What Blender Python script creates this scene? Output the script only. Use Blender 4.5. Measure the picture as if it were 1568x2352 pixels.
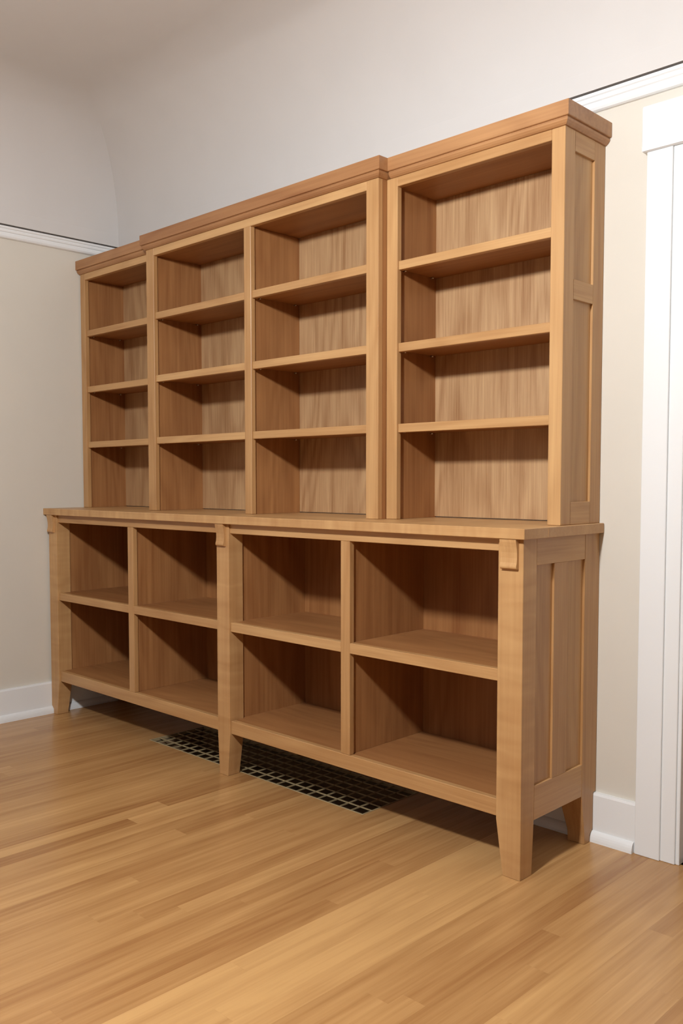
import bpy, bmesh, math, random
from mathutils import Matrix, Vector

# ------------------------------------------------------------------ clear
for o in list(bpy.data.objects):
    bpy.data.objects.remove(o, do_unlink=True)
scene = bpy.context.scene
COL = scene.collection
random.seed(7)

# ------------------------------------------------------------------ camera
# world: X along the back wall (to the right), Y towards the back wall (wall at y=0), Z up, metres
YAW, PITCH, ROLL = math.radians(45.4176), math.radians(-3.2194), math.radians(-0.1299)
FPX, PPX, PPY = 2079.05, -79.84, 41.57
fw = Vector((-math.sin(YAW) * math.cos(PITCH), math.cos(YAW) * math.cos(PITCH), math.sin(PITCH)))
rt0 = Vector((math.cos(YAW), math.sin(YAW), 0))
up0 = rt0.cross(fw)
rt = rt0 * math.cos(ROLL) + up0 * math.sin(ROLL)
up = up0 * math.cos(ROLL) - rt0 * math.sin(ROLL)
cam = bpy.data.cameras.new('camera')
cam.sensor_fit = 'VERTICAL'
cam.sensor_height = 36.0
cam.sensor_width = 24.0
cam.lens = FPX * 36.0 / 2352.0
cam.shift_x = -PPX / 2352.0
cam.shift_y = PPY / 2352.0
cam.clip_start = 0.02
camo = bpy.data.objects.new('camera', cam)
M = Matrix.Identity(4)
for i in range(3):
    M[i][0], M[i][1], M[i][2] = rt[i], up[i], -fw[i]
M[0][3], M[1][3], M[2][3] = 3.6409, -2.3914, 1.0396
camo.matrix_world = M
COL.objects.link(camo)
scene.camera = camo

# ------------------------------------------------------------------ world, light, exposure
wd = bpy.data.worlds.new('world')
scene.world = wd
wd.use_nodes = True
wd.node_tree.nodes['Background'].inputs[0].default_value = (0.9, 0.95, 1.0, 1)
wd.node_tree.nodes['Background'].inputs[1].default_value = 0.0
vs = scene.view_settings
vs.view_transform = 'Standard'
vs.look = 'None'
vs.gamma = 1.0
vs.use_curve_mapping = False
vs.exposure = 0.56
LAMP = (2.58, -2.10, 2.04)
LAMP_POWER = 130.0
LAMP_COLOR = (0.975, 0.99, 1.0)

# ------------------------------------------------------------------ helpers: materials
def new_mat(name):
    m = bpy.data.materials.new(name)
    m.use_nodes = True
    nt = m.node_tree
    b = nt.nodes['Principled BSDF']
    return m, nt, b

def N(nt, t, **kw):
    n = nt.nodes.new(t)
    for k, v in kw.items():
        setattr(n, k, v)
    return n

def mathn(nt, op, a, b=None, clamp=False):
    n = N(nt, 'ShaderNodeMath', operation=op)
    n.use_clamp = clamp
    for i, v in enumerate((a, b)):
        if v is None:
            continue
        if isinstance(v, (int, float)):
            n.inputs[i].default_value = v
        else:
            nt.links.new(v, n.inputs[i])
    return n.outputs[0]

def vmul(nt, v, s):
    n = N(nt, 'ShaderNodeVectorMath', operation='MULTIPLY')
    nt.links.new(v, n.inputs[0])
    n.inputs[1].default_value = s
    return n.outputs[0]

def noise(nt, v, scale, detail=3, rough=0.55, dist=0.0):
    n = N(nt, 'ShaderNodeTexNoise')
    nt.links.new(v, n.inputs['Vector'])
    n.inputs['Scale'].default_value = scale
    n.inputs['Detail'].default_value = detail
    n.inputs['Roughness'].default_value = rough
    n.inputs['Distortion'].default_value = dist
    return n.outputs[0]

def mixc(nt, f, a, b, mode='MIX'):
    n = N(nt, 'ShaderNodeMix', data_type='RGBA', blend_type=mode)
    for s, v in ((n.inputs[0], f), (n.inputs[6], a), (n.inputs[7], b)):
        if isinstance(v, (int, float)):
            s.default_value = v
        elif isinstance(v, tuple):
            s.default_value = (*v, 1) if len(v) == 3 else v
        else:
            nt.links.new(v, s)
    return n.outputs[2]

def wood(name, axis, dark, light, rough=0.38, figure=0.0, cathedral=0.5, vary=0.12, fibre=0.35, bump=0.04, spec=0.45, fscale=1.0, tone=False, streak=0.0):
    """Procedural board: fibres and growth rings run along the given axis of the part."""
    m, nt, b = new_mat(name)
    tc = N(nt, 'ShaderNodeTexCoord')
    oi = N(nt, 'ShaderNodeObjectInfo')
    off = N(nt, 'ShaderNodeVectorMath', operation='MULTIPLY_ADD')
    cmb = N(nt, 'ShaderNodeCombineXYZ')
    for i in range(3):
        nt.links.new(oi.outputs['Random'], cmb.inputs[i])
    nt.links.new(cmb.outputs[0], off.inputs[0])
    off.inputs[1].default_value = (31.0, 17.0, 23.0)
    geo = N(nt, 'ShaderNodeNewGeometry')
    nt.links.new(geo.outputs['Position'], off.inputs[2])
    v = off.outputs[0]
    def st(along, across):
        s = [across] * 3
        s['XYZ'.index(axis)] = along
        return tuple(s)
    fib = noise(nt, vmul(nt, v, st(2.2 * fscale, 90.0 * fscale)), 1.0, 4, 0.65)
    mid = noise(nt, vmul(nt, v, st(0.9, 11.0)), 1.0, 3, 0.5, 0.6)
    ring = mathn(nt, 'SINE', mathn(nt, 'MULTIPLY', noise(nt, vmul(nt, v, st(0.75, 4.2)), 1.0, 2, 0.45), 70.0))
    ring = mathn(nt, 'POWER', mathn(nt, 'ADD', mathn(nt, 'MULTIPLY', ring, 0.5), 0.5), 1.6)
    f = mathn(nt, 'MULTIPLY', mid, 0.75)
    f = mathn(nt, 'ADD', f, mathn(nt, 'MULTIPLY', mathn(nt, 'SUBTRACT', fib, 0.5), fibre * 1.6))
    f = mathn(nt, 'ADD', f, mathn(nt, 'MULTIPLY', mathn(nt, 'SUBTRACT', ring, 0.4), -0.22 * cathedral))
    f = mathn(nt, 'ADD', f, 0.14)
    if streak:
        stn = noise(nt, vmul(nt, v, st(1.6, 42.0)), 1.0, 2, 0.5)
        f = mathn(nt, 'ADD', f, mathn(nt, 'MULTIPLY', mathn(nt, 'SUBTRACT', stn, 0.5), streak))
    if tone:                   # each strip carries its own natural tone
        sep = N(nt, 'ShaderNodeSeparateColor')
        nt.links.new(oi.outputs['Color'], sep.inputs[0])
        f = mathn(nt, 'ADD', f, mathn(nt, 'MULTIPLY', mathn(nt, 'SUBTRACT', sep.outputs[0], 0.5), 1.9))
    if figure:
        cur = noise(nt, vmul(nt, v, st(26.0, 5.0)), 1.0, 1, 0.4, 0.8)
        f = mathn(nt, 'ADD', f, mathn(nt, 'MULTIPLY', mathn(nt, 'SUBTRACT', cur, 0.5), figure))
    f = mathn(nt, 'ADD', f, mathn(nt, 'MULTIPLY', mathn(nt, 'SUBTRACT', oi.outputs['Random'], 0.5), vary * 3.0), clamp=True)
    f = mathn(nt, 'MINIMUM', mathn(nt, 'MAXIMUM', f, 0.0), 1.0)
    c = mixc(nt, f, dark, light)
    nt.links.new(c, b.inputs['Base Color'])
    b.inputs['Roughness'].default_value = rough
    b.inputs['Specular IOR Level'].default_value = spec
    bp = N(nt, 'ShaderNodeBump')
    bp.inputs['Strength'].default_value = bump
    bp.inputs['Distance'].default_value = 0.002
    nt.links.new(fib, bp.inputs['Height'])
    nt.links.new(bp.outputs[0], b.inputs['Normal'])
    return m

def paint(name, col, rough=0.6, var=0.03, scale=6.0, bump=0.03, bscale=220.0, spec=0.4):
    m, nt, b = new_mat(name)
    geo = N(nt, 'ShaderNodeNewGeometry')
    n1 = noise(nt, geo.outputs['Position'], scale, 3)
    d = tuple(x * (1 - var) for x in col)
    l = tuple(min(1, x * (1 + var)) for x in col)
    nt.links.new(mixc(nt, n1, d, l), b.inputs['Base Color'])
    b.inputs['Roughness'].default_value = rough
    b.inputs['Specular IOR Level'].default_value = spec
    if bump:
        n2 = noise(nt, geo.outputs['Position'], bscale, 2)
        bp = N(nt, 'ShaderNodeBump')
        bp.inputs['Strength'].default_value = bump
        bp.inputs['Distance'].default_value = 0.001
        nt.links.new(n2, bp.inputs['Height'])
        nt.links.new(bp.outputs[0], b.inputs['Normal'])
    return m

CD, CL = (0.360, 0.172, 0.060), (0.615, 0.372, 0.165)      # cherry, frames and edges
WX = wood('cherry_grain_x', 'X', CD, CL, fibre=0.5, cathedral=0.8, fscale=1.5)
WY = wood('cherry_grain_y', 'Y', CD, CL, fibre=0.5, cathedral=0.8, fscale=1.5)
WZ = wood('cherry_grain_z', 'Z', CD, CL, fibre=0.5, cathedral=0.8, fscale=1.5)
KX = wood('cherry_crown_x', 'X', (0.270, 0.112, 0.042), (0.500, 0.265, 0.115), cathedral=0.8, fibre=0.5)
FIGX = wood('cherry_figured_x', 'X', CD, CL, figure=0.9, cathedral=0.2)
FIGZ = wood('cherry_figured_z', 'Z', CD, CL, figure=0.7, cathedral=0.3)
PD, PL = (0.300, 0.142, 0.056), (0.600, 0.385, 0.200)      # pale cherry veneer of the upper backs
SD, SL = (0.230, 0.082, 0.025), (0.455, 0.222, 0.082)      # veneer of sides, shelves, lower backs, reddened and darkened to imitate shade inside
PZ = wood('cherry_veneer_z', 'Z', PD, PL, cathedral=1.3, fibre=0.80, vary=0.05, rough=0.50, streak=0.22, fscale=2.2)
SZ = wood('shaded_cherry_veneer_z', 'Z', SD, SL, cathedral=0.8, fibre=0.6, vary=0.05, rough=0.45, streak=0.2)
PX = wood('shaded_cherry_veneer_x', 'X', SD, SL, cathedral=0.6, fibre=0.4, vary=0.05, rough=0.50, spec=0.35)
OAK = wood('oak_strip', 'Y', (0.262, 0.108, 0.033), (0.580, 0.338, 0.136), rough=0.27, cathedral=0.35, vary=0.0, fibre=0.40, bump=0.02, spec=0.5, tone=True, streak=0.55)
WALL = paint('beige_wall_paint', (0.680, 0.640, 0.565), 0.75)
FRIEZE = paint('off_white_plaster', (0.650, 0.628, 0.612), 0.8)
WHITE = paint('white_trim_paint', (0.825, 0.840, 0.845), 0.35, var=0.01, bump=0.0)
DOORP = paint('taupe_door_paint', (0.420, 0.365, 0.320), 0.5, var=0.02, bump=0.0)
FARW = paint('low_bounce_dark_wall', (0.230, 0.205, 0.180), 0.8)  # invented dark colour for the unseen walls, cuts light bounced into the cubbies
SLOT = paint('bare_dark_slot', (0.100, 0.080, 0.070), 0.9, bump=0.0)
SUB = paint('subfloor_boards', (0.180, 0.110, 0.060), 0.9, bump=0.0)
GRILLE = paint('worn_bronze_metal', (0.360, 0.275, 0.150), 0.45, var=0.25, scale=30, bump=0.0)
DUCT = paint('dusty_duct_metal', (0.150, 0.115, 0.070), 0.7, var=0.3, scale=20, bump=0.0)
def metal(name, col, rough):
    m, nt, b = new_mat(name)
    b.inputs['Metallic'].default_value = 1.0
    b.inputs['Base Color'].default_value = (*col, 1)
    geo = N(nt, 'ShaderNodeNewGeometry')
    n1 = noise(nt, geo.outputs['Position'], 60.0, 2)
    r = mathn(nt, 'ADD', mathn(nt, 'MULTIPLY', n1, 0.15), rough - 0.07)
    nt.links.new(r, b.inputs['Roughness'])
    return m
NICKEL = metal('nickel', (0.75, 0.72, 0.66), 0.3)
BRASS = metal('aged_brass', (0.55, 0.40, 0.20), 0.35)
GLOW, nt_, b_ = new_mat('glowing_opal_glass')
b_.inputs['Base Color'].default_value = (0.9, 0.88, 0.84, 1)
b_.inputs['Emission Color'].default_value = (*LAMP_COLOR, 1)
LAMP_R = 0.075

# ------------------------------------------------------------------ helpers: objects
WLOC = {}
def link(o, parent=None, loc=(0, 0, 0)):
    COL.objects.link(o)
    w = Vector(loc)
    WLOC[o.name] = w
    if parent is not None:
        o.parent = parent
        o.location = w - WLOC[parent.name]
    else:
        o.location = w
    return o

def tag(o, label=None, cat=None, group=None, kind=None):
    if label: o['label'] = label
    if cat: o['category'] = cat
    if group: o['group'] = group
    if kind: o['kind'] = kind
    return o

def empty(name, loc, label=None, cat=None, group=None, kind=None):
    o = bpy.data.objects.new(name, None)
    o.empty_display_size = 0.1
    link(o, None, loc)
    return tag(o, label, cat, group, kind)

def mesh_obj(name, bm, mat, parent=None, origin=(0, 0, 0), smooth=False):
    """bm is in world coordinates; it is moved so that the object's origin sits at `origin`."""
    bmesh.ops.recalc_face_normals(bm, faces=bm.faces[:])
    bmesh.ops.translate(bm, verts=bm.verts[:], vec=-Vector(origin))
    me = bpy.data.meshes.new(name)
    bm.to_mesh(me)
    bm.free()
    if smooth:
        for p in me.polygons:
            p.use_smooth = True
    me.materials.append(mat)
    o = bpy.data.objects.new(name, me)
    return link(o, parent, origin)

def add_box(bm, x0, x1, y0, y1, z0, z1):
    vs_ = [bm.verts.new((x, y, z)) for x in (x0, x1) for y in (y0, y1) for z in (z0, z1)]
    for f in ((0, 1, 3, 2), (4, 6, 7, 5), (0, 4, 5, 1), (2, 3, 7, 6), (0, 2, 6, 4), (1, 5, 7, 3)):
        bm.faces.new([vs_[i] for i in f])
    return vs_

def box(name, x0, x1, y0, y1, z0, z1, mat, parent=None, bev=0.0012):
    bm = bmesh.new()
    add_box(bm, x0, x1, y0, y1, z0, z1)
    if bev:
        bmesh.ops.bevel(bm, geom=bm.edges[:], offset=bev, segments=1, affect='EDGES', profile=0.5)
    return mesh_obj(name, bm, mat, parent, ((x0 + x1) / 2, (y0 + y1) / 2, (z0 + z1) / 2))

def prism(name, poly, axis, a0, a1, mat, parent=None, bev=0.0, smooth=False):
    """extrude a 2D polygon along an axis; poly in the other two axes (in xyz order)"""
    bm = bmesh.new()
    def P(p, a):
        q = list(p)
        q.insert('XYZ'.index(axis), a)
        return q
    A = [bm.verts.new(P(p, a0)) for p in poly]
    B = [bm.verts.new(P(p, a1)) for p in poly]
    n = len(poly)
    bm.faces.new(A)
    bm.faces.new(B[::-1])
    for i in range(n):
        bm.faces.new((A[i], A[(i + 1) % n], B[(i + 1) % n], B[i]))
    if bev:
        bmesh.ops.recalc_face_normals(bm, faces=bm.faces[:])
        bmesh.ops.bevel(bm, geom=[e for e in bm.edges if e.is_manifold and e.calc_face_angle(0) > 0.5], offset=bev, segments=1, affect='EDGES')
    cx = [sum(p[k] for p in poly) / n for k in (0, 1)]
    return mesh_obj(name, bm, mat, parent, tuple(P(cx, (a0 + a1) / 2)), smooth)

def sweep(bm, rings, close_ring=False):
    """rings: list of lists of points; quads between consecutive rings"""
    V = [[bm.verts.new(p) for p in r] for r in rings]
    for a, b in zip(V, V[1:]):
        m = len(a)
        for i in range(m if close_ring else m - 1):
            bm.faces.new((a[i], a[(i + 1) % m], b[(i + 1) % m], b[i]))
    return V

def lathe(name, prof, centre, mat, parent=None, seg=20, axis='Z', smooth=True):
    bm = bmesh.new()
    rings = []
    for r, h in prof:
        ring = []
        for k in range(seg):
            a = 2 * math.pi * k / seg
            p = (r * math.cos(a), r * math.sin(a), h)
            if axis == 'Y':
                p = (p[0], h, p[1])
            elif axis == 'X':
                p = (h, p[0], p[1])
            ring.append(Vector(p) + Vector(centre))
        rings.append(ring)
    V = sweep(bm, rings, True)
    if prof[0][0] > 1e-6: bm.faces.new(V[0])
    if prof[-1][0] > 1e-6: bm.faces.new(V[-1][::-1])
    bmesh.ops.remove_doubles(bm, verts=bm.verts[:], dist=1e-6)
    return mesh_obj(name, bm, mat, parent, centre, smooth)

# ------------------------------------------------------------------ the room
XL, XRW, YF = -0.022, 6.40, -5.60      # left wall, right wall, wall behind the camera
FP = 0.020                             # the plaster above the picture rail stands proud by this
ZR0, ZR1, ZS = 2.057, 2.1055, 2.1135   # picture rail bottom, top, top of dark slot above it
ZCOVE, RC = 2.17, 0.42
ZCEIL = ZCOVE + RC
DX0, DX1, DZ = 2.646, 3.446, 1.895     # doorway in the back wall

def structure(o): return tag(o, kind='structure')

# back wall with the doorway cut out
wb = empty('wall_back', (2.3, 0, 0)); structure(wb)
def wall_piece(x0, x1, z0, z1): return box('wall_panel', x0, x1, 0.0, 0.12, z0, z1, WALL, wb, bev=0)
bm = bmesh.new()
for a in ((XL - .1, DX0, 0, ZS), (DX1, XRW + .1, 0, ZS), (DX0, DX1, DZ, ZS)):
    add_box(bm, a[0], a[1], 0.0, 0.12, a[2], a[3])
mesh_obj('wall_face', bm, WALL, wb, (2.3, 0, 1))
box('picture_rail_slot', XL, XRW, -0.0006, 0.02, ZR1 - .012, ZS + 0.0005, SLOT, wb, bev=0)
box('frieze', XL - .1, XRW + .1, -FP, 0.12, ZS, ZCOVE, FRIEZE, wb, bev=0)
wl = empty('wall_left', (XL, -1.9, 0)); structure(wl)
box('wall_face', XL - .12, XL, YF - .1, 0.0, 0, ZS, WALL, wl, bev=0)
box('picture_rail_slot', XL - .02, XL + .0006, YF, 0.0, ZR1 - .012, ZS + 0.0005, SLOT, wl, bev=0)
box('frieze', XL - .12, XL + FP, YF - .1, -FP, ZS, ZCOVE, FRIEZE, wl, bev=0)
structure(box('wall_right', XRW, XRW + .12, YF - .1, 0.0, 0, ZCOVE, FARW, None, bev=0))  # unseen walls, set far off and darkened to weaken bounced light
structure(box('wall_front', XL - .12, XRW + .12, YF - .12, YF, 0, ZCOVE, FARW, None, bev=0))

# coved ceiling: one shell, cove swept round the room and closed by the flat
bm = bmesh.new()
rings = []
x0, x1, y0, y1 = XL + FP, XRW, YF, -FP
for k in range(0, 13):
    a = math.pi / 2 * k / 12
    p, z = RC * (1 - math.cos(a)), ZCOVE + RC * math.sin(a)
    rings.append([(x0 + p, y0 + p, z), (x1 - p, y0 + p, z), (x1 - p, y1 - p, z), (x0 + p, y1 - p, z)])
V = sweep(bm, rings, True)
bm.faces.new(V[-1])
top = [bm.verts.new(v) for v in ((x0 - .15, y0 - .15, ZCOVE), (x1 + .15, y0 - .15, ZCOVE), (x1 + .15, y1 + .15, ZCOVE), (x0 - .15, y1 + .15, ZCOVE))]
top2 = [bm.verts.new((v.co.x, v.co.y, ZCEIL + .1)) for v in top]
for i in range(4):
    j = (i + 1) % 4
    bm.faces.new((V[0][i], V[0][j], top[j], top[i]))
    bm.faces.new((top[i], top[j], top2[j], top2[i]))
bm.faces.new(top2)
ceil = mesh_obj('ceiling', bm, FRIEZE, None, (2.3, -1.9, ZCEIL), smooth=True)
ceil.data.set_sharp_from_angle(angle=math.radians(35))
structure(ceil)

# floor: subfloor with a hole for the register, strips of oak laid towards the back wall
GX0, GX1, GY0, GY1 = 0.656, 1.801, -0.338, -0.060        # register opening (with frame)
fl = empty('floor', (2.3, -1.9, 0)); structure(fl)
bm = bmesh.new()
for a in ((XL - .1, GX0 + .02, YF - .1, .1), (GX1 - .02, XRW + .1, YF - .1, .1), (GX0 + .02, GX1 - .02, YF - .1, GY0 + .02), (GX0 + .02, GX1 - .02, GY1 - .02, .1)):
    add_box(bm, a[0], a[1], a[2], a[3], -0.10, -0.020)
mesh_obj('subfloor', bm, SUB, fl, (2.3, -1.9, -.06))
PWID = 0.0572
bm = bmesh.new()
add_box(bm, -PWID / 2 + .00003, PWID / 2 - .00003, -0.5, 0.5, -0.019, 0.0)
bmesh.ops.recalc_face_normals(bm, faces=bm.faces[:])
plank_me = bpy.data.meshes.new('floor_plank')
bm.to_mesh(plank_me); bm.free()
plank_me.materials.append(OAK)
def plank(xc, ya, yb, wid=1.0):
    if yb - ya < 0.01: return
    o = bpy.data.objects.new('floor_plank', plank_me)
    link(o, fl, (xc, (ya + yb) / 2, 0))
    o.scale = (wid, yb - ya - 0.0001, 1)
    kk = round((xc - PWID / 2 - 2.17) / PWID)
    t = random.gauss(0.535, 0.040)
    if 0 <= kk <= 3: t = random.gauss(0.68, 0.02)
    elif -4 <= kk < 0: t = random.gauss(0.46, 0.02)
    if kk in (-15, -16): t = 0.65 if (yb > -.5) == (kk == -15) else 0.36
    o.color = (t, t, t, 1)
PXR, PYF = 4.70, -3.75                 # individual strips as far as they can be told apart
k0 = round((XL - 2.1700) / PWID) - 1
k = k0
far = bmesh.new()
while True:
    xa = 2.1700 + k * PWID
    if xa > XRW: break
    xc = xa + PWID / 2
    k += 1
    if xc < XL: continue
    if xc > PXR:
        add_box(far, xa + .00003, xa + PWID - .00003, YF, 0, -.019, 0)
        continue
    add_box(far, xa + .00003, xa + PWID - .00003, YF, PYF, -.019, 0)
    y = PYF - random.uniform(0.0, 1.2)
    while y < 0:
        yb = y + random.uniform(0.9, 2.1)
        if k - 1 == -15 and y < -.88 < yb + .3: yb = -.872
        if k - 1 == -16 and y < -.41 < yb + .3: yb = -.402
        if 0 - yb < 0.35: yb = 0.0
        a, b = max(y, PYF), min(yb, 0.0)
        if b > a:
            if xa + PWID > GX0 and xa < GX1 and b > GY0:      # cut round the register
                plank(xc, a, min(b, GY0)); plank(xc, max(a, GY1), b)
                for u0, u1 in ((xa, min(xa + PWID, GX0)), (max(xa, GX1), xa + PWID)):
                    if u1 - u0 > .001:
                        plank((u0 + u1) / 2, max(a, GY0), min(b, GY1), (u1 - u0) / PWID)
            else:
                plank(xc, a, b)
        y = yb
far_o = tag(mesh_obj('floor_plank', far, OAK, fl, (4, -4, 0)), kind='stuff')
far_o.color = (.53, .53, .53, 1)

# baseboards with shoe moulding
def baseboard(name, axis):
    o = empty(name, (1.2, 0, 0) if axis == 'X' else (XL, -2, 0)); structure(o)
    prof = [(0, 0), (.015, 0), (.015, .132), (.012, .139), (0, .139)]
    sh = [(.015, 0)] + [(.015 + .016 * math.cos(t), .030 * math.sin(t)) for t in [math.pi / 2 * q / 6 for q in range(7)]]
    if axis == 'X':
        prism('board', [(-p, z) for p, z in prof], 'X', XL, 2.527, WHITE, o)
        prism('shoe_moulding', [(-p, z) for p, z in sh], 'X', XL + .015, 2.523, WHITE, o)
        prism('board', [(-p, z) for p, z in prof], 'X', DX1 + .121, XRW, WHITE, o)
        prism('shoe_moulding', [(-p, z) for p, z in sh], 'X', DX1 + .125, XRW, WHITE, o)
    else:
        prism('board', [(XL + p, z) for p, z in prof], 'Y', YF, -.015, WHITE, o)
        prism('shoe_moulding', [(XL + p, z) for p, z in sh], 'Y', YF, -.031, WHITE, o)
baseboard('baseboard_back', 'X')
baseboard('baseboard_left', 'Y')
structure(box('baseboard_right', XRW - .015, XRW, YF, -.016, 0, .139, WHITE, None, bev=.003))

# picture rails (the moulding below the dark slot)
def rail_profile():
    return [(0, ZR0), (.008, ZR0), (.0135, ZR0 + .003), (.0165, ZR0 + .009), (.0165, ZR0 + .019), (.0145, ZR0 + .0235), (.0185, ZR0 + .0265), (.0195, ZR0 + .033),
            (.0175, ZR0 + .0375), (.0215, ZR0 + .0405), (.0225, ZR0 + .046), (.0225, ZR1), (0, ZR1)]
structure(prism('trim_1', [(-p, z) for p, z in rail_profile()], 'X', XL, XRW, WHITE, None))
structure(prism('trim_2', [(XL + p, z) for p, z in rail_profile()], 'Y', YF, 0.0, WHITE, None))

# door casing: stepped boards and a wide head board
tr = empty('trim_3', (3.0, 0, 0)); structure(tr)
for s, e in ((1, DX0), (-1, DX1)):
    def cx(a, b): return sorted((e - s * a, e - s * b))
    a, b = cx(.049, .119); box('casing_board', a, b, -.022, 0, 0, 1.9045, WHITE, tr, bev=.0015)
    a, b = cx(.009, .049); box('casing_band', a, b, -.0165, 0, 0, 1.9045, WHITE, tr, bev=.0015)
    a, b = cx(-.0015, .009); box('casing_bead', a, b, -.0120, .10, 0, 1.8950, WHITE, tr, bev=.0015)
box('head_board', DX0 - .131, DX1 + .131, -.030, 0, 1.9045, 2.023, WHITE, tr, bev=.003)
box('head_fillet', DX0 - .129, DX1 + .129, -.0312, -.030, 1.9055, 1.9185, WHITE, tr, bev=.0005)
box('head_jamb', DX0, DX1, -.012, .10, 1.885, 1.8955, WHITE, tr, bev=.001)
# door leaf with five recessed panels
dr = empty('door_1', (3.046, .03, 0)); structure(dr)
dx0, dx1, dz1 = DX0 + .003, DX1 - .003, 1.884
for a, b in ((dx0, dx0 + .11), (dx1 - .11, dx1)):
    box('stile', a, b, .022, .060, .006, dz1, DOORP, dr)
zz = [.006]
ph = (dz1 - .006 - .20 - 5 * .10) / 5
z = .006
for i in range(6):
    h = .20 if i == 0 else .10
    box('rail', dx0 + .11, dx1 - .11, .022, .060, z, z + h, DOORP, dr)
    z += h
    if i < 5:
        box('door_panel', dx0 + .11, dx1 - .11, .034, .048, z, z + ph, DOORP, dr, bev=0)
        z += ph
lathe('door_knob', [(0.0, -.062), (.016, -.060), (.026, -.050), (.027, -.040), (.018, -.028), (.009, -.022), (.009, -.008), (.026, -.006), (.027, 0.0)], (dx1 - .055, .022, .93), BRASS, dr, axis='Y')

# ------------------------------------------------------------------ base cabinet
H = 0.886
XA, XB = -0.006, 2.399
YLEG, YREC, YBK = -0.398, -0.391, -0.020
ZRB, ZRT, ZMB, ZMT, ZTR = 0.151, 0.197, 0.511, 0.543, 0.8527
XM0, XM1 = 1.168, 1.234
LW = 0.0745
LD = 0.0645
bc = empty('base_cabinet', (1.2, -.2, 0), 'long low cherry base cabinet with eight open cubbies on tapered legs', 'cabinet')

def leg(name, x0, x1, y0, y1, fx0, fx1, fy0, fy1, mat, notch=None, top=None):
    """square post above the rail, tapering to its foot below"""
    bm = bmesh.new()
    r = lambda a, b, c, d, z: [(a, c, z), (b, c, z), (b, d, z), (a, d, z)]
    rings = [r(x0, x1, y0, y1, H), r(x0, x1, y0, y1, ZRB - .004)]
    if top == 'stile':         # above the rail only the outer stile of the framed end goes on
        rings = [r(x1 - .0155, x1, y0, y1, H), r(x1 - .0155, x1, y0, y1, ZRB + .0015), r(x0, x1, y0, y1, ZRB + .001), rings[1]]
    elif top == 'low':         # hidden under the bottom boards
        rings[0] = r(x0, x1, y0, y1, .172)
    if notch == 'rear':        # back leg cut round the baseboard and the shoe moulding
        rings += [r(x0, x1, y0, y1, .141), r(x0, x1, y0, -.0165, .140), r(fx0 - .001, fx1, fy0 - .001, -.0165, .034), r(fx0, fx1, fy0, -.0325, .022), r(fx0, fx1, fy0, -.0325, 0)]
    elif notch == 'left':      # left leg cut round the shoe moulding of the side wall
        rings += [r(fx0, fx1 + .004, fy0, fy1 + .002, .034), r(fx0 + .0155, fx1 + .002, fy0, fy1, .020), r(fx0 + .0155, fx1, fy0, fy1, 0)]
    else:
        rings += [r(fx0, fx1, fy0, fy1, 0)]
    V = sweep(bm, rings, True)
    bm.faces.new(V[0][::-1]); bm.faces.new(V[-1])
    bmesh.ops.recalc_face_normals(bm, faces=bm.faces[:])
    bmesh.ops.bevel(bm, geom=[e for e in bm.edges if e.calc_face_angle(0) > 0.6], offset=.0013, segments=1, affect='EDGES')
    return mesh_obj(name, bm, mat, bc, ((x0 + x1) / 2, (y0 + y1) / 2, .45))

leg('leg', XB - LW, XB, YLEG, YLEG + LD, XB - .053, XB, YLEG, YLEG + .056, FIGZ)
leg('leg', XM0, XM1, YLEG, YLEG + LD, XM0 + .009, XM1 - .012, YLEG, YLEG + .054, FIGZ)
leg('leg', XA, XA + .068, YLEG, YLEG + LD, XA, XA + .048, YLEG, YLEG + .055, FIGZ, 'left')
leg('leg', XB - LW, XB, -.083, -.0015, XB - .053, XB, -.064, -.0165, WZ, 'rear', 'stile')
leg('leg', XM0, XM1, -.083, -.0015, XM0 + .009, XM1 - .012, -.064, -.0165, WZ, 'rear', 'low')
leg('leg', XA + .016, XA + .068, -.083, -.0015, XA + .016, XA + .048, -.064, -.0165, WZ, 'rear', 'low')

BAYS = [(XA + .068, XM0), (XM1, XB - LW)]                 # two halves, each split by a divider
DIV = [(0.6027, 0.6402), (1.7575, 1.7950)]
for (h0, h1), (d0, d1) in zip(BAYS, DIV):
    box('top_rail', h0, h1, YREC, YREC + .02, ZTR, H, WX, bc)
    box('bottom_rail', h0, h1, YREC, YREC + .02, ZRB, ZRT, WX, bc)
    box('bottom_board', h0 - .012, h1 + .012, YREC + .0205, YBK - .0005, ZRB + .022, ZRT - .0006, PX, bc, bev=0)
    box('divider_stile', d0, d1, YREC, YREC + .020, ZRT + .0003, ZTR - .0003, WZ, bc)
    box('divider_panel', d0 + .009, d1 - .009, YREC + .0205, YBK - .0005, ZRT, H - .001, SZ, bc, bev=0)
    box('back_panel', h0 - .012, h1 + .012, YBK, YBK + .008, ZRB + .01, H - .001, SZ, bc, bev=0)
    for a, b in ((h0, d0), (d1, h1)):
        fr = box('shelf', a + (-.010 if a == h0 else -.008), b + (.010 if b == h1 else .008), YREC + .0205, YBK - .0005, ZMT - .020, ZMT - .0006, PX, bc, bev=0)
        box('shelf_edge', a + .0003, b - .0003, YREC, YREC + .020, ZMB, ZMT, WX, fr)
# partitions beside the legs
box('partition', XA + .004, XA + .057, YLEG + LD + .0005, YBK - .0005, ZRB, H - .001, SZ, bc, bev=0)
box('partition', XM0 + .010, XM1 - .010, YLEG + LD + .0005, YBK - .0005, ZRB, H - .001, SZ, bc, bev=0)
box('partition', XB - LW + .010, XB - .016, YLEG + LD + .0005, YBK - .0005, ZRB, H - .001, SZ, bc, bev=0)
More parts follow.
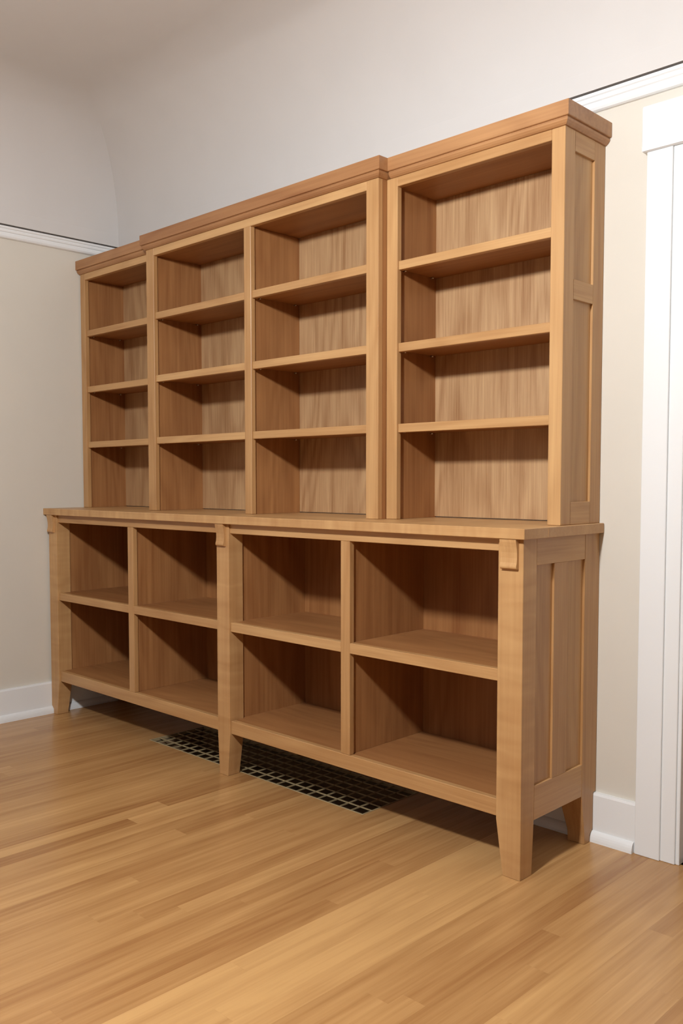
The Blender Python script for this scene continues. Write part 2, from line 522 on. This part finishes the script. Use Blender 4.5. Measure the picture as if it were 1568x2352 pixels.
# framed right-hand end: rails, mullion, two recessed panels
ye0, ye1, ym0, ym1 = YLEG + LD, -.083, -.245, -.172
er = empty('end_frame', (XB, -.2, 0)); er.parent = bc; er.location = Vector((XB, -.2, 0)) - WLOC[bc.name]
box('rail', XB - .0155, XB - .0004, ye0, ye1, .816, H, WY, er, bev=.0008)
box('rail', XB - .0155, XB - .0004, ye0, ye1, .144, .2355, WY, er, bev=.0008)
box('mullion', XB - .0155, XB - .0004, ym0, ym1, .2355, .816, WZ, er, bev=.0008)
for a, b in ((ye0, ym0), (ym1, ye1)):
    box('panel', XB - .0158, XB - .0068, a, b, .2355, .816, WZ, er, bev=0)
# corbels under the counter, one on each front leg
def corbel(x0, x1):
    prof = [(0, .8855), (.0150, .8855), (.0142, .878), (.0112, .866), (.0088, .852), (.0084, .838), (.0098, .826), (.0122, .8185), (.0128, .8150), (.0118, .8115), (.0085, .8090), (0, .8085)]
    prism('corbel', [(YLEG - p, z) for p, z in prof], 'X', x0, x1, WZ, bc)
corbel(2.337, 2.386)
corbel(1.178, 1.220)
corbel(0.001, 0.045)

# ------------------------------------------------------------------ countertop
ct = empty('countertop', (1.2, -.2, .886), 'long solid cherry counter slab resting on the base cabinet', 'countertop')
box('slab', XL + .0015, 2.412, -.416, -.0012, .8862, .914, FIGX, ct, bev=.0015)
# end-grain glue line at the right end
box('end_strip', 2.4120, 2.4126, -.300, -.296, .8875, .9125, WZ, ct, bev=0)

# ------------------------------------------------------------------ upper bookcases
ZU0, ZU1, ZHEAD, ZTOP = 0.9145, 1.9586, 1.9300, 2.0168
SHZ = (1.1835, 1.4309, 1.6803)
ST = 0.0265

def crown(parent, x0, x1, yf, left, right, px=.018):
    prof = [(.0005, ZU1), (.0035, ZU1 + .0004), (.0085, ZU1 + .0045), (.0125, ZU1 + .0100), (.0138, ZU1 + .0150), (.0118, ZU1 + .0168), (.0118, ZU1 + .0182), (.0165, ZU1 + .0188), (.0180, ZU1 + .0205), (.0180, ZTOP), (-.012, ZTOP), (-.012, ZU1)]
    bm = bmesh.new()
    rings = []
    def X0(p): return x0 - p * left[1] if left[0] else left[1]
    def X1(p): return x1 + p * right[1] if right[0] else right[1]
    yb = -.0015
    if left[0]: rings.append([(X0(p), left[2] if len(left) > 2 else yb, z) for p, z in prof])
    rings.append([(X0(p), yf - p, z) for p, z in prof])
    rings.append([(X1(p), yf - p, z) for p, z in prof])
    if right[0]: rings.append([(X1(p), right[2] if len(right) > 2 else yb, z) for p, z in prof])
    V = sweep(bm, rings, True)
    bm.faces.new(V[0][::-1]); bm.faces.new(V[-1])
    return mesh_obj('crown_moulding', bm, KX, parent, ((x0 + x1) / 2, yf, (ZU1 + ZTOP) / 2))

def shelf(parent, a, b, yf, z, pan_a, pan_b):
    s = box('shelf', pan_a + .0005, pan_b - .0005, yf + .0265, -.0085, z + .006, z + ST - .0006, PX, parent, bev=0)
    box('shelf_edge', a + .0004, b - .0004, yf + .006, yf + .026, z, z + ST, WX, s)
    for xx, sx in ((pan_a, 1), (pan_b, -1)):
        for yy in (yf + .045, -.034):
            lathe('shelf_pin', [(0, 0.0), (.0026, 0.0), (.0026, .0105), (0, .0110)] if sx > 0 else [(0, -.0110), (.0026, -.0105), (.0026, 0.0), (0, 0.0)], (xx, yy, z + .0030), NICKEL, s, seg=8, axis='X')

def side_wall(parent, x0, x1, yf):
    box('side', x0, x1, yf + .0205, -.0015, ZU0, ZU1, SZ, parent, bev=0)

def bookcase(label, x0, x1, yf, swl, swr, mids, cl, cr, framed_right=False):
    u = empty('bookcase', ((x0 + x1) / 2, yf / 2, ZU0), label, 'bookcase', 'bookcase sections on the counter')
    box('stile', x0, x0 + swl, yf, yf + .020, ZU0, ZU1, WZ, u)
    box('stile', x1 - swr, x1, yf, yf + (.0524 if framed_right else .020), ZU0, ZU1, WZ, u)
    box('head_rail', x0 + swl, x1 - swr, yf, yf + .020, ZHEAD, ZU1, WX, u)
    box('top_board', x0 + .001, x1 - .017, yf + .0205, -.0090, ZHEAD + .004, ZHEAD + .022, PX, u, bev=0)
    edges = [x0 + swl] + [v for m in mids for v in m] + [x1 - swr]
    pans = [x0 + swl - .012] + [v for m in mids for v in (m[0] + .009, m[1] - .009)] + [x1 - swr + .012]
    side_wall(u, x0, x0 + swl - .012, yf)
    if framed_right:
        xo = x1 - .0004
        box('side', x1 - swr + .012, x1 - .0150, yf + .0530, -.0085, ZU0, ZHEAD, SZ, u, bev=0)
        ef = empty('end_frame', (x1, -.1, ZU0)); ef.parent = u; ef.location = Vector((x1, -.1, ZU0)) - WLOC[u.name]
        ya, yb = yf + .0526, -.0590
        box('stile', x1 - .015, xo, yb, -.0015, ZU0, ZU1, WZ, ef, bev=.0008)
        for a, b in ((ZU0, .976), (1.519, 1.5715), (1.9055, ZU1)):
            box('rail', x1 - .015, xo, ya, yb, a, b, WY, ef, bev=.0008)
        for a, b in ((.976, 1.519), (1.5715, 1.9055)):
            box('panel', x1 - .0150, x1 - .0072, ya, yb, a, b, WZ, ef, bev=0)
    else:
        side_wall(u, x1 - swr + .012, x1, yf)
    for a, b in mids:
        box('divider_stile', a, b, yf, yf + .020, ZU0, ZHEAD, WZ, u)
        box('divider_panel', a + .009, b - .009, yf + .0205, -.0085, ZU0, ZHEAD + .003, SZ, u, bev=0)
    for i in range(0, len(edges), 2):
        a, b, pa, pb = edges[i], edges[i + 1], pans[i], pans[i + 1]
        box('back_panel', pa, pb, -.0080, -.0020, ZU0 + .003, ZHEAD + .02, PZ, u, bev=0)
        for z in SHZ:
            shelf(u, a, b, yf, z, pa, pb)
    crown(u, x0, x1, yf, cl, cr)
    return u

YS, YC = -0.2174, -0.2557
bookcase('narrow cherry bookcase section with three shelves in the left room corner', -.0126, .5560, YS, .0376, .034, [], (True, .48), (False, .5385))
bookcase('wide central cherry bookcase section standing forward, two columns of shelves', .5570, 1.7893, YC, .0502, .0502, [(1.158, 1.195)], (True, 1.0, -.19), (True, 1.0, -.19))
bookcase('narrow cherry bookcase section beside the white door casing, with panelled end', 1.7905, 2.3979, YS, .0420, .0396, [], (False, 1.8078), (True, 1.0), framed_right=True)

# ------------------------------------------------------------------ floor register under the cabinet
gr = empty('floor_register', ((GX0 + GX1) / 2, (GY0 + GY1) / 2, 0), 'long bronze metal grid vent set into the floor under the cabinet', 'floor vent')
FRW = .005
box('frame', GX0, GX1, GY0 + .001, GY0 + FRW, -.010, .0015, GRILLE, gr, bev=.0008)
box('frame', GX0, GX1, GY1 - FRW, GY1 - .001, -.010, .0015, GRILLE, gr, bev=.0008)
box('frame', GX0 + .001, GX0 + FRW, GY0 + FRW, GY1 - FRW, -.010, .0015, GRILLE, gr, bev=.0008)
box('frame', GX1 - FRW, GX1 - .001, GY0 + FRW, GY1 - FRW, -.010, .0015, GRILLE, gr, bev=.0008)
nx, ny = 23, 6
ix0, ix1, iy0, iy1 = GX0 + FRW, GX1 - FRW, GY0 + FRW, GY1 - FRW
def shared(parts, name, mat):
    return parts
bm = bmesh.new(); add_box(bm, -.0014, .0014, -(iy1 - iy0) / 2, (iy1 - iy0) / 2, -.0030, .0010)
bmesh.ops.recalc_face_normals(bm, faces=bm.faces[:])
bar_y = bpy.data.meshes.new('grid_bar'); bm.to_mesh(bar_y); bm.free(); bar_y.materials.append(GRILLE)
bm = bmesh.new(); add_box(bm, -(ix1 - ix0) / 2, (ix1 - ix0) / 2, -.0014, .0014, -.0030, .0006)
bmesh.ops.recalc_face_normals(bm, faces=bm.faces[:])
bar_x = bpy.data.meshes.new('grid_bar_long'); bm.to_mesh(bar_x); bm.free(); bar_x.materials.append(GRILLE)
for i in range(1, nx):
    link(bpy.data.objects.new('grid_bar', bar_y), gr, (ix0 + (ix1 - ix0) * i / nx, (iy0 + iy1) / 2, 0))
for j in range(1, ny):
    link(bpy.data.objects.new('grid_bar', bar_x), gr, ((ix0 + ix1) / 2, iy0 + (iy1 - iy0) * j / ny, 0))
bm = bmesh.new()
X0, X1, Y0, Y1, Zb = GX0 + .004, GX1 - .004, GY0 + .004, GY1 - .004, -.075
for a in ((X0, X1, Y0, Y0 + .003), (X0, X1, Y1 - .003, Y1), (X0, X0 + .003, Y0, Y1), (X1 - .003, X1, Y0, Y1)):
    add_box(bm, *a, Zb, -.0102)
add_box(bm, X0, X1, Y0, Y1, Zb - .004, Zb)
mesh_obj('duct_box', bm, DUCT, gr, ((X0 + X1) / 2, (Y0 + Y1) / 2, -.08))

# ------------------------------------------------------------------ hanging lamp that lights the room
lp = empty('pendant_lamp', (LAMP[0], LAMP[1], LAMP[2]), 'opal glass globe lamp hanging from the ceiling on a brass rod', 'lamp')
globe = lathe('globe', [(LAMP_R * math.sin(math.pi * q / 14), -LAMP_R * math.cos(math.pi * q / 14)) for q in range(15)], LAMP, GLOW, lp, seg=24)
area = 4 * math.pi * LAMP_R ** 2
b_.inputs['Emission Strength'].default_value = LAMP_POWER / (math.pi * area)
# metal dish above the globe
lathe('shade', [(.028, .098), (.060, .092), (.100, .080), (.135, .062), (.1365, .064), (.101, .083), (.060, .0955), (.028, .102)], LAMP, BRASS, lp, seg=32)
lathe('socket', [(.0, .066), (.030, .068), (.030, .095), (.012, .105), (0, .106)], LAMP, BRASS, lp)
lathe('rod', [(.0, .104), (.006, .104), (.006, ZCEIL - LAMP[2] - .02), (0, ZCEIL - LAMP[2] - .02)], LAMP, BRASS, lp, seg=12)
lathe('ceiling_rose', [(0, ZCEIL - LAMP[2] - .035), (.02, ZCEIL - LAMP[2] - .034), (.06, ZCEIL - LAMP[2] - .012), (.062, ZCEIL - LAMP[2]), (0, ZCEIL - LAMP[2])], LAMP, BRASS, lp)
